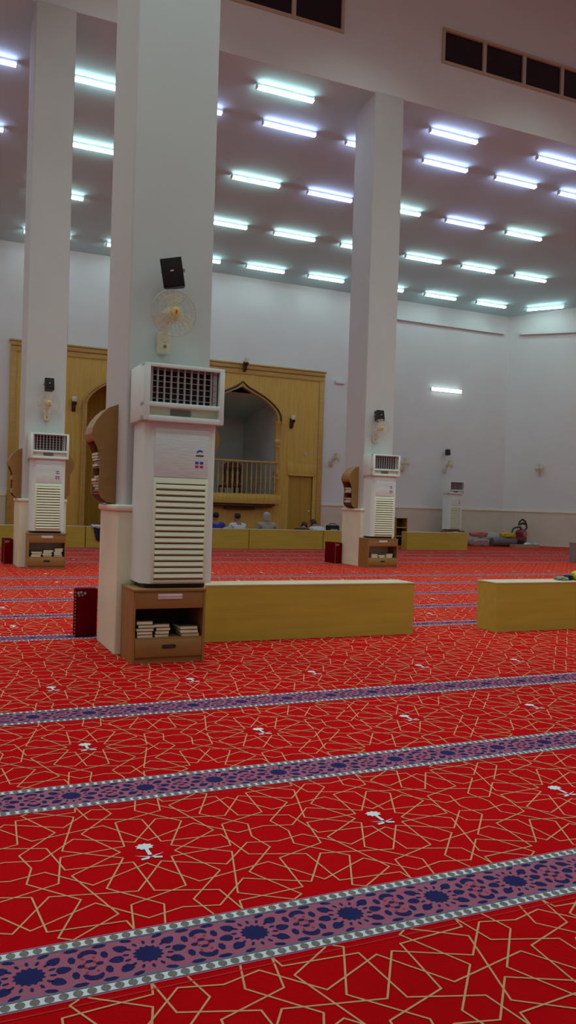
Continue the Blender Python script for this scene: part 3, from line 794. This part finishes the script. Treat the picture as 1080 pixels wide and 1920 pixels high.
sstack(1.411, 13.50, sh2(1.345), 3, 'the upper stack on the left far pillar shelf', 'books on the left far pillar shelf', 1.06)
sstack(1.411, 13.50, sh2(1.150), 3, 'the lower stack on the left far pillar shelf', 'books on the left far pillar shelf', 1.06)

# ------------------------------------------------------------------ red carpet-covered boxes beside the plinths
def redbox(label, x0, x1, y0, y1, h):
    cx, cy = (x0+x1)/2, y0
    t_ = thing('carpet_covered_box', label, 'box', (cx, cy, 0), 0, 'red carpet covered boxes beside pillars'); a = (x1-x0)/2
    b = new_bm(); add_box(b, -a, a, 0, y1-y0, .003, h, bev=.01); obj('cover', b, M['darkred'], t_, smooth=True)
    b = new_bm()
    n = int(h/.026)
    for k in range(n): add_box(b, -a-.003, -a+.006, -.003, .006, .012+k*.026, .024+k*.026, bev=.002)
    obj('stitching', b, M['cream'], t_, label='cream stitched edge')
    b = new_bm()
    for u, v, r_ in ((-.45, .0, .012), (-.1, .006, .011), (.4, -.002, .012), (-.35, -.020, .009), (.05, -.016, .008)):
        add_lathe(b, [(r_, 0), (r_, .003), (r_*.6, .005), (0, .005)], 8, Matrix.Translation((-a+.05+u*.06, 0, h-.035+v)) @ Matrix.Rotation(R(90), 4, 'X'))
    obj('woven_motif', b, M['cgrey'], t_, label='grey woven motif')
    return t_
redbox('dark red carpet covered box against the nearest plinth', 1.125, 1.300, 6.60, 6.69, .385)
redbox('dark red box beside the plinth of the left far pillar', 1.22, 1.36, 13.95, 14.4, .40)
redbox('dark red box beside the plinth of the right far pillar', 7.24, 7.385, 13.95, 14.4, .40)
gb = thing('storage_bin', 'grey bin at the right edge beyond the second partition', 'bin', (13.43, 13.9, 0))
b = new_bm(); add_prism(b, [(-.06, 0), (.06, 0), (.07, .42), (-.07, .42)], 0, .4); obj('body', b, M['greybox'], gb)
b = new_bm(); add_box(b, -.075, .075, -.01, .41, .42, .45, bev=.008); obj('lid', b, M['greybox'], gb, smooth=True)

# ------------------------------------------------------------------ clutter
def lump(name, label, cat, loc, size, m, seed=0, flat=.35, group=None, rz=0.):
    """a soft folded heap: flattened cage with folds"""
    rnd = random.Random(seed); b = new_bm()
    bmesh.ops.create_icosphere(b, subdivisions=4, radius=1.)
    ph = [rnd.uniform(0, 6.28) for _ in range(6)]
    for v in b.verts:
        x, y, z = v.co
        k = 1+.10*math.sin(5*x+ph[0]+2*y)+.08*math.sin(7*y+ph[1]+3*z)+.05*math.sin(11*x-6*y+ph[2])
        sgn = lambda q, e: math.copysign(abs(q)**e, q)
        x, y = sgn(x, .7)*k, sgn(y, .7)*k
        z = sgn(z, .75)*(1+.12*math.sin(4*x+ph[3])*math.cos(3*y+ph[4]))
        v.co = (x*size[0]/2, y*size[1]/2, max(z, -.8)*size[2]/1.8+size[2]*.8/1.8)
    o = obj(name, b, m, loc=loc, smooth=True); o.rotation_euler = (0, 0, rz)
    return tag(o, label, cat, group)
# draped jacket on the far partition
jk = thing('jacket', 'dark navy jacket with pale lining draped over far partition', 'jacket', (3.69, 18.535, 0))
b = new_bm()
def drape(b, w0, w1, z0, zt, yf, n=12):
    rows_ = []
    for k in range(9):
        f = k/8; z = z0+(zt-z0)*f; w = w0+(w1-w0)*f
        rows_.append([b.verts.new((-w+2*w*i/n, yf-.012-.016*math.sin(i*1.9+.4)*(1-.6*f)-.03*f*(1-f), z+.012*math.sin(i*1.3)*(1-f))) for i in range(n+1)])
    rows_.append([b.verts.new((-w1+2*w1*i/n, yf+.14, zt+.012+.006*math.sin(i*2.))) for i in range(n+1)])
    rows_.append([b.verts.new((-w1+2*w1*i/n, yf+.295, zt-.02)) for i in range(n+1)])
    rows_.append([b.verts.new((-w1*.9+1.8*w1*i/n, yf+.31, zt-.2)) for i in range(n+1)])
    for r0, r1 in zip(rows_, rows_[1:]):
        for i in range(n): b.faces.new((r0[i], r0[i+1], r1[i+1], r1[i]))
drape(b, .11, .19, .15, .482, 0)
o = obj('body', b, M['cnavy'], jk, smooth=True); sd = o.modifiers.new('thick', 'SOLIDIFY'); sd.thickness = .012
b = new_bm(); drape(b, .20, .21, .445, .50, -.012); o = obj('lining', b, M['cwhi'], jk, smooth=True, label='pale lining folded along the top'); sd = o.modifiers.new('thick', 'SOLIDIFY'); sd.thickness = .012
# small bookrack behind the far partition
rk = thing('book_rack', 'small dark open rack standing behind the far partition', 'rack', (11.98, 19.2, 0))
for s in (-1, 1): bx('side_panel', (s*.17-.01, s*.17+.01, 0, .24, 0, .84), M['cochre'], rk)
for z in (.05, .32, .56, .82): bx('shelf_board', (-.16, .16, 0, .24, z, z+.02), M['boxwood'], rk)
bx('back_panel', (-.16, .16, .23, .24, .05, .82), M['cabin'], rk)
# heap by the slanted corner wall
lump('blanket', 'salmon folded blanket on the floor beside far partition end', 'blanket', (15.78, 20.80, .29), (.60, .36, .16), M['cpk'], 1)
lump('cloth_bag', 'mauve grey soft bag under the salmon blanket', 'bag', (15.75, 20.75, 0), (.62, .36, .26), M['cmauve'], 2)
b = new_bm()
pts = [(.03*math.cos(a*.9)*(1+a*.28)-.0, .03*math.sin(a*.9)*(1+a*.28)) for a in [k*.5 for k in range(30)]]
add_tube(b, [(-.42, 0, 0), (-.2, .0, .01), (.1, .0, .0), (.44, .0, -.01)], [.125, .14, .145, .12], 14)
o = obj('rolled_mat', b, M['cslt'], loc=(16.53, 20.55, .145), smooth=True); o.rotation_euler = (0, 0, R(-3)); tag(o, 'dark slate rolled mat lying in front of the bags', 'mat')
lump('cushion', 'pale grey cushion leaning on the wall behind the rolled mat', 'cushion', (16.55, 21.22, 0), (.8, .35, .40), M['cgrey2'], 4)
lump('plastic_bag', 'bright yellow plastic bag on top of the heap', 'bag', (16.70, 20.57, .292), (.50, .26, .15), M['cyel'], 5)
lump('shawl', 'ochre brown shawl heaped right of the yellow bag', 'shawl', (17.03, 20.84, 0), (.25, .32, .38), M['cochre'], 6)
lump('backpack', 'black bag tucked under the ochre shawl', 'bag', (17.18, 20.50, 0), (.30, .22, .22), M['blackfab'], 7)
cb = thing('cardboard_tray', 'flat open cardboard tray in front of the heap', 'cardboard box', (16.95, 20.05, 0), R(-8))
bx('base', (-.42, .42, -.15, .15, 0, .01), M['cbrd'], cb)
for s in (-1, 1): bx('flap', (-.42, .42, s*.15-.006, s*.15+.006, .0, .10), M['cbrd'], cb)
for s in (-1, 1): bx('end_flap', (s*.42-.006, s*.42+.006, -.15, .15, 0, .10), M['cbrd'], cb)
lump('folded_cloth', 'small white folded cloth on the cardboard tray', 'cloth', (17.05, 20.05, .012), (.24, .18, .15), M['cwhi'], 8)
vc = thing('vacuum_cleaner', 'maroon vacuum cleaner with black hose against the slanted wall', 'vacuum cleaner', (17.72, 21.15, 0))
b = new_bm(); add_lathe(b, [(.10, .02), (.17, .05), (.18, .2), (.17, .30), (.19, .33), (.185, .45), (.12, .52), (.04, .54)], 20); obj('tank', b, M['vred'], vc, smooth=True)
b = new_bm(); add_lathe(b, [(.075, 0), (.085, .004), (.085, .012), (.06, .014)], 16, Matrix.Translation((0, -.185, .38)) @ Matrix.Rotation(R(90), 4, 'X')); obj('badge', b, M['cpk'], vc, smooth=True, label='pale round badge')
b = new_bm()
for s in (-1, 1):
    for q in (-1, 1): add_lathe(b, [(.03, 0), (.035, .02), (.03, .05)], 10, Matrix.Translation((s*.13, q*.13, 0)))
obj('caster', b, M['black'], vc, smooth=True)
hose = [(-.05, -.05, .52), (-.12, -.08, .60), (-.3, -.12, .60), (-.46, -.16, .55), (-.55, -.2, .42), (-.56, -.22, .3)]
b = new_bm(); add_tube(b, hose, .028, 8); obj('hose', b, M['black'], vc, smooth=True)
b = new_bm(); add_tube(b, [(-.12, 0, .66), (-.06, 0, .80), (.05, 0, .86), (.14, 0, .80), (.22, .02, .68), (.24, .02, .58), (.16, 0, .52)], .028, 8); add_tube(b, [(-.02, .02, .70), (.06, .0, .74), (.16, .0, .70)], .035, 8); obj('handle', b, M['black'], vc, smooth=True)
b = new_bm(); add_tube(b, [(.10, .0, .5), (.0, .02, .62), (-.06, .02, .7)], .014, 6); obj('wand', b, M['metal'], vc, smooth=True)
lump('tissue', 'small white scrap on the red carpet at the slanted wall', 'cloth', (18.2, 21.1, 0), (.24, .16, .10), M['cwhi'], 9)
# things on the right near partition
lump('folded_scarf', 'sage green folded cloth on the right near partition', 'cloth', (5.70, 6.19, .4535), (.12, .12, .034), M['sage'], 11)
lump('pouch', 'small black pouch between sage cloth and yellow bag', 'pouch', (5.795, 6.20, .4535), (.075, .09, .05), M['blackfab'], 12)
lump('carrier_bag', 'yellow carrier bag cut by the right picture edge', 'bag', (5.96, 6.19, .4535), (.24, .17, .09), M['cyel'], 13)
# white wall unit
wu = bx('wall_mounted_box', (-.16, .16, -.06, 0, -.045, .045), M['plaster'], loc=(11.37, 21.998, 4.82), bev=.01); tag(wu, 'small white box high on wall right of the panelling', 'wall box')

# ------------------------------------------------------------------ seated people (seen from behind over the partitions)
def skin_obj(name, chains, m, parent=None, sub=2):
    """chains: list of [(co, r), ...]; first vertex of later chains may reuse an index via ('@', i)"""
    V = []; E = []; RR = []; idx = {}
    for ch_ in chains:
        prev = None
        for item in ch_:
            if item[0] == '@': i = idx[item[1]]
            else:
                i = len(V); V.append(item[0]); RR.append(item[1])
                if len(item) > 2: idx[item[2]] = i
            if prev is not None and prev != i: E.append((prev, i))
            prev = i
    me = bpy.data.meshes.new(name); me.from_pydata(V, E, [])
    o = bpy.data.objects.new(name, me); COL.objects.link(o)
    if parent: o.parent = parent
    md = o.modifiers.new('skin', 'SKIN'); md.use_smooth_shade = True
    for i, sv in enumerate(me.skin_vertices[0].data):
        r_ = RR[i]; sv.radius = r_ if isinstance(r_, tuple) else (r_, r_)
        sv.use_root = (i == 0)
    s = o.modifiers.new('sub', 'SUBSURF'); s.levels = sub; s.render_levels = sub
    me.materials.append(m)
    return o
def person(label, loc, rz, shirt, lean=0., head=1., hood=None, s=1., nod=0., hairm='hair'):
    """cross-legged, facing local +y; lean>0 bows forwards"""
    t_ = thing('person', label, 'person', loc, rz, 'people seated behind the partition'); t_.scale = (s, s, s)
    L = lambda x, y, z: (x, y+math.sin(lean)*max(0, z-.12), .12+math.cos(lean)*(z-.12) if z > .12 else z)
    hn = lambda dy, z: L(0, dy+nod*(z-.6)*.6, z-nod*(z-.6)*.35)
    chains = [[(L(0, 0, .11), (.15, .12), 'pel'), (L(0, -.01, .25), (.125, .10)), (L(0, -.02, .40), (.145, .105), 'chest'), (L(0, -.01, .505), (.11, .08), 'ucx'), (hn(.0, .565), .05), (hn(.015, .615), .058), (hn(.02, .665), (.075, .088)), (hn(.02, .72), (.078, .092)), (hn(.01, .765), (.055, .065))]]
    for sd in (-1, 1):
        chains.append([('@', 'ucx'), (L(sd*.155, -.015, .49), .055), (L(sd*.215, .03, .33), .042), (L(sd*.20, .14, .20), .036), (L(sd*.12, .26, .165), .027, 'w%d' % sd), (L(sd*.09, .30, .155), (.034, .018), 'p%d' % sd)])
        for fi in range(4):
            fx = sd*(.115-.018*fi); k = (1., 1.12, 1.05, .85)[3-fi]
            chains.append([('@', 'p%d' % sd), (L(fx, .335, .150), .0095), (L(fx-sd*.004, .335+.03*k, .140), .0085), (L(fx-sd*.006, .335+.045*k, .122), .0075)])
        chains.append([('@', 'w%d' % sd), (L(sd*.075, .275, .175), .011), (L(sd*.055, .30, .172), .010), (L(sd*.045, .32, .162), .008)])
        chains.append([('@', 'pel'), (sd*.13, .05, .11) and ((sd*.14, .06, .115), .085), ((sd*.33, .28, .105), .068), ((sd*.14, .37, .075), .050), ((-sd*.06, .30, .06), .04), ((-sd*.13, .31, .045), .035)])
    body = skin_obj('body', chains, M['skin'], t_)
    # nose, ears as part of the head detail
    for sd in (-1, 1):
        b = new_bm(); q = hn(.0, .695); add_lathe(b, [(0, -.008), (.018, -.004), (.02, .004), (0, .008)], 10, Matrix.Translation((sd*.078, q[1]+.005, q[2])) @ Matrix.Rotation(R(90), 4, 'Y') @ Matrix.Scale(1.5, 4, (1, 0, 0)))
        obj('ear', b, M['skin'], t_, smooth=True)
    b = new_bm(); q = hn(.115, .69); add_lathe(b, [(0, -.022), (.014, -.014), (.011, .01), (0, .022)], 8, Matrix.Translation(q)); obj('nose', b, M['skin'], t_, smooth=True)
    for sd in (-1, 1):
        b = new_bm(); q = hn(.098, .712); add_lathe(b, [(0, -.008), (.012, -.002), (.012, .002), (0, .008)], 8, Matrix.Translation((sd*.032, q[1], q[2]))); obj('eye', b, M['hair'], t_, smooth=True)
    b = new_bm(); q = hn(.100, .648); add_box(b, -.024, .024, q[1]-.006, q[1]+.004, q[2]-.005, q[2]+.005, bev=.003); obj('mouth', b, M['cpk'], t_, smooth=True)
    # clothing: shirt and trousers as slightly larger shells ending at neck, cuffs and waist
    sc = [[(L(0, 0, .09), (.20, .17), 'pel'), (L(0, -.01, .25), (.178, .148)), (L(0, -.02, .40), (.175, .135), 'chest'), (L(0, -.01, .50), (.125, .095), 'ucx'), (hn(-.002, .558), .060)]]
    for sd in (-1, 1):
        sc.append([('@', 'ucx'), (L(sd*.165, -.015, .49), .070), (L(sd*.225, .03, .33), .057), (L(sd*.205, .14, .20), .050), (L(sd*.135, .24, .168), .042)])
    skin_obj('robe' if hood else 'shirt', sc, shirt, t_)
    tr = [[((0, -.02, .10), (.19, .16), 'pel'), ((0, .10, .11), (.16, .12))]]
    for sd in (-1, 1): tr.append([('@', 'pel'), ((sd*.15, .06, .11), .095), ((sd*.34, .28, .10), .080), ((sd*.15, .37, .075), .062), ((-sd*.02, .33, .062), .052)])
    skin_obj('trousers', tr, shirt if hood else M['cgrey'], t_)
    if hood:
        skin_obj('hood', [[(hn(-.005, .555), .085), (hn(.0, .62), (.085, .088)), (hn(.0, .69), (.096, .105)), (hn(-.002, .745), (.090, .098)), (hn(-.005, .785), (.05, .055))]], hood, t_)
    else:
        skin_obj('hair', [[(hn(-.03, .645), (.066, .060)), (hn(-.022, .70), (.083, .080)), (hn(-.004, .75), (.083, .088)), (hn(.0, .785), (.055, .062))]], M[hairm], t_)
    return t_
person('person in royal blue half hidden by the nearest cooler', (6.86, 19.90, 0), R(-8), M['cblue'], 0., s=1.08)
person('person in white shirt with dark hair sitting behind partition', (7.28, 19.42, 0), R(10), M['cwhi'], 0.04, s=1.08)
person('person in grey robe and hood seated upright', (8.07, 19.42, 0), R(0), M['cgrey'], 0., hood=M['cgrey2'], s=1.14)
person('person dressed in black bending low near the oak door', (8.93, 19.25, 0), R(-38), M['blackfab'], R(52), s=1.16, nod=.2)
person('person with dark hair and white collar bowing beside black bag', (9.90, 19.90, 0), R(5), M['cwhi'], R(44), s=1.14, nod=.1)
bg = thing('shoulder_bag', 'black bag on a stand right of the bowing person', 'bag', (9.76, 19.00, 0))
b = new_bm(); add_box(b, -.17, .17, -.08, .08, .30, .60, bev=.03); obj('body', b, M['blackfab'], bg, smooth=True)
b = new_bm(); add_tube(b, [(-.12, 0, .58), (-.08, 0, .64), (.08, 0, .64), (.12, 0, .58)], .010, 6); obj('handle', b, M['black'], bg, smooth=True)
b = new_bm(); add_box(b, -.10, .10, -.095, -.075, .47, .50, bev=.004); obj('trim_strip', b, M['cgrey2'], bg)
b = new_bm(); add_box(b, -.19, .19, -.12, .12, 0, .30, bev=.006); obj('stand', b, M['cbrd'], bg)
lump('headscarf', 'pale folded cloth between blue and white seated people', 'cloth', (6.86, 18.98, .40), (.22, .12, .11), M['cgrey2'], 15)
st = bx('stool', (-.16, .16, -.10, .10, .0, .40), M['cbrd'], loc=(6.86, 18.98, 0), bev=.01); tag(st, 'brown block stool holding the pale folded cloth', 'stool')

# ------------------------------------------------------------------ light
W = bpy.data.worlds.new('World'); SC.world = W; W.use_nodes = True
W.node_tree.nodes['Background'].inputs['Color'].default_value = (.02, .02, .03, 1); W.node_tree.nodes['Background'].inputs['Strength'].default_value = .05
def area(loc, e, col=(.76, 1.0, .95), sx=1.12, sy=.12, spread=PI):
    l = bpy.data.lights.new('unseen_light', 'AREA'); l.shape = 'RECTANGLE'; l.size = sx; l.size_y = sy; l.spread = spread; l.energy = e; l.color = col
    o = bpy.data.objects.new('unseen_light', l); COL.objects.link(o); o.location = loc; return o
# the same tube lamps over the near aisle, outside the picture
def bulb(loc, e, col=(.78, 1.0, .95)):
    l = bpy.data.lights.new('unseen_light', 'POINT'); l.shadow_soft_size = .25; l.energy = e; l.color = col
    o = bpy.data.objects.new('unseen_light', l); COL.objects.link(o); o.location = loc; return o
for y, e in ((-.5, 17), (2.2, 25), (4.6, 20)):
    for x in (-5, -1.5, 2, 5.5, 9, 12.5, 16, 20):
        bulb((x, y, 8.0), e); area((x, y, 7.9), e*.72)
# downlights added under the unseen nave ceiling to brighten the floor
for x in (-5, -1, 3, 7, 11, 15, 19):
    for y in (8.2, 10.8): area((x, y, ZN-.4), 42, (.76, 1.0, .94), 1.2, .3, R(88))
# far aisle lamps beyond the left and right picture edges
for y in (14.9, 17, 19.1, 21.1):
    for x in (-6.5, -4.3, -2.2): area((x, y, zceil(y)-.1), 14)
    for x in (17.8, 20.0):
        if x+y < 38.5: area((x, y, zceil(y)-.1), 14)
# ------------------------------------------------------------------ camera
cd = bpy.data.cameras.new('camera'); cam = bpy.data.objects.new('camera', cd); COL.objects.link(cam)
cd.sensor_fit = 'VERTICAL'; cd.sensor_height = 24.; cd.lens = 19.211; cd.clip_end = 200; cd.clip_start = .05
r = Vector((.9129, -.4069, .0316)).normalized(); fwd = Vector((.4074, .9132, -.0095)); fwd = (fwd-r*fwd.dot(r)).normalized(); u = r.cross(fwd)
m = Matrix((( r.x, u.x, -fwd.x, 0), (r.y, u.y, -fwd.y, 0), (r.z, u.z, -fwd.z, 1.1082), (0, 0, 0, 1)))
cam.matrix_world = m
SC.camera = cam
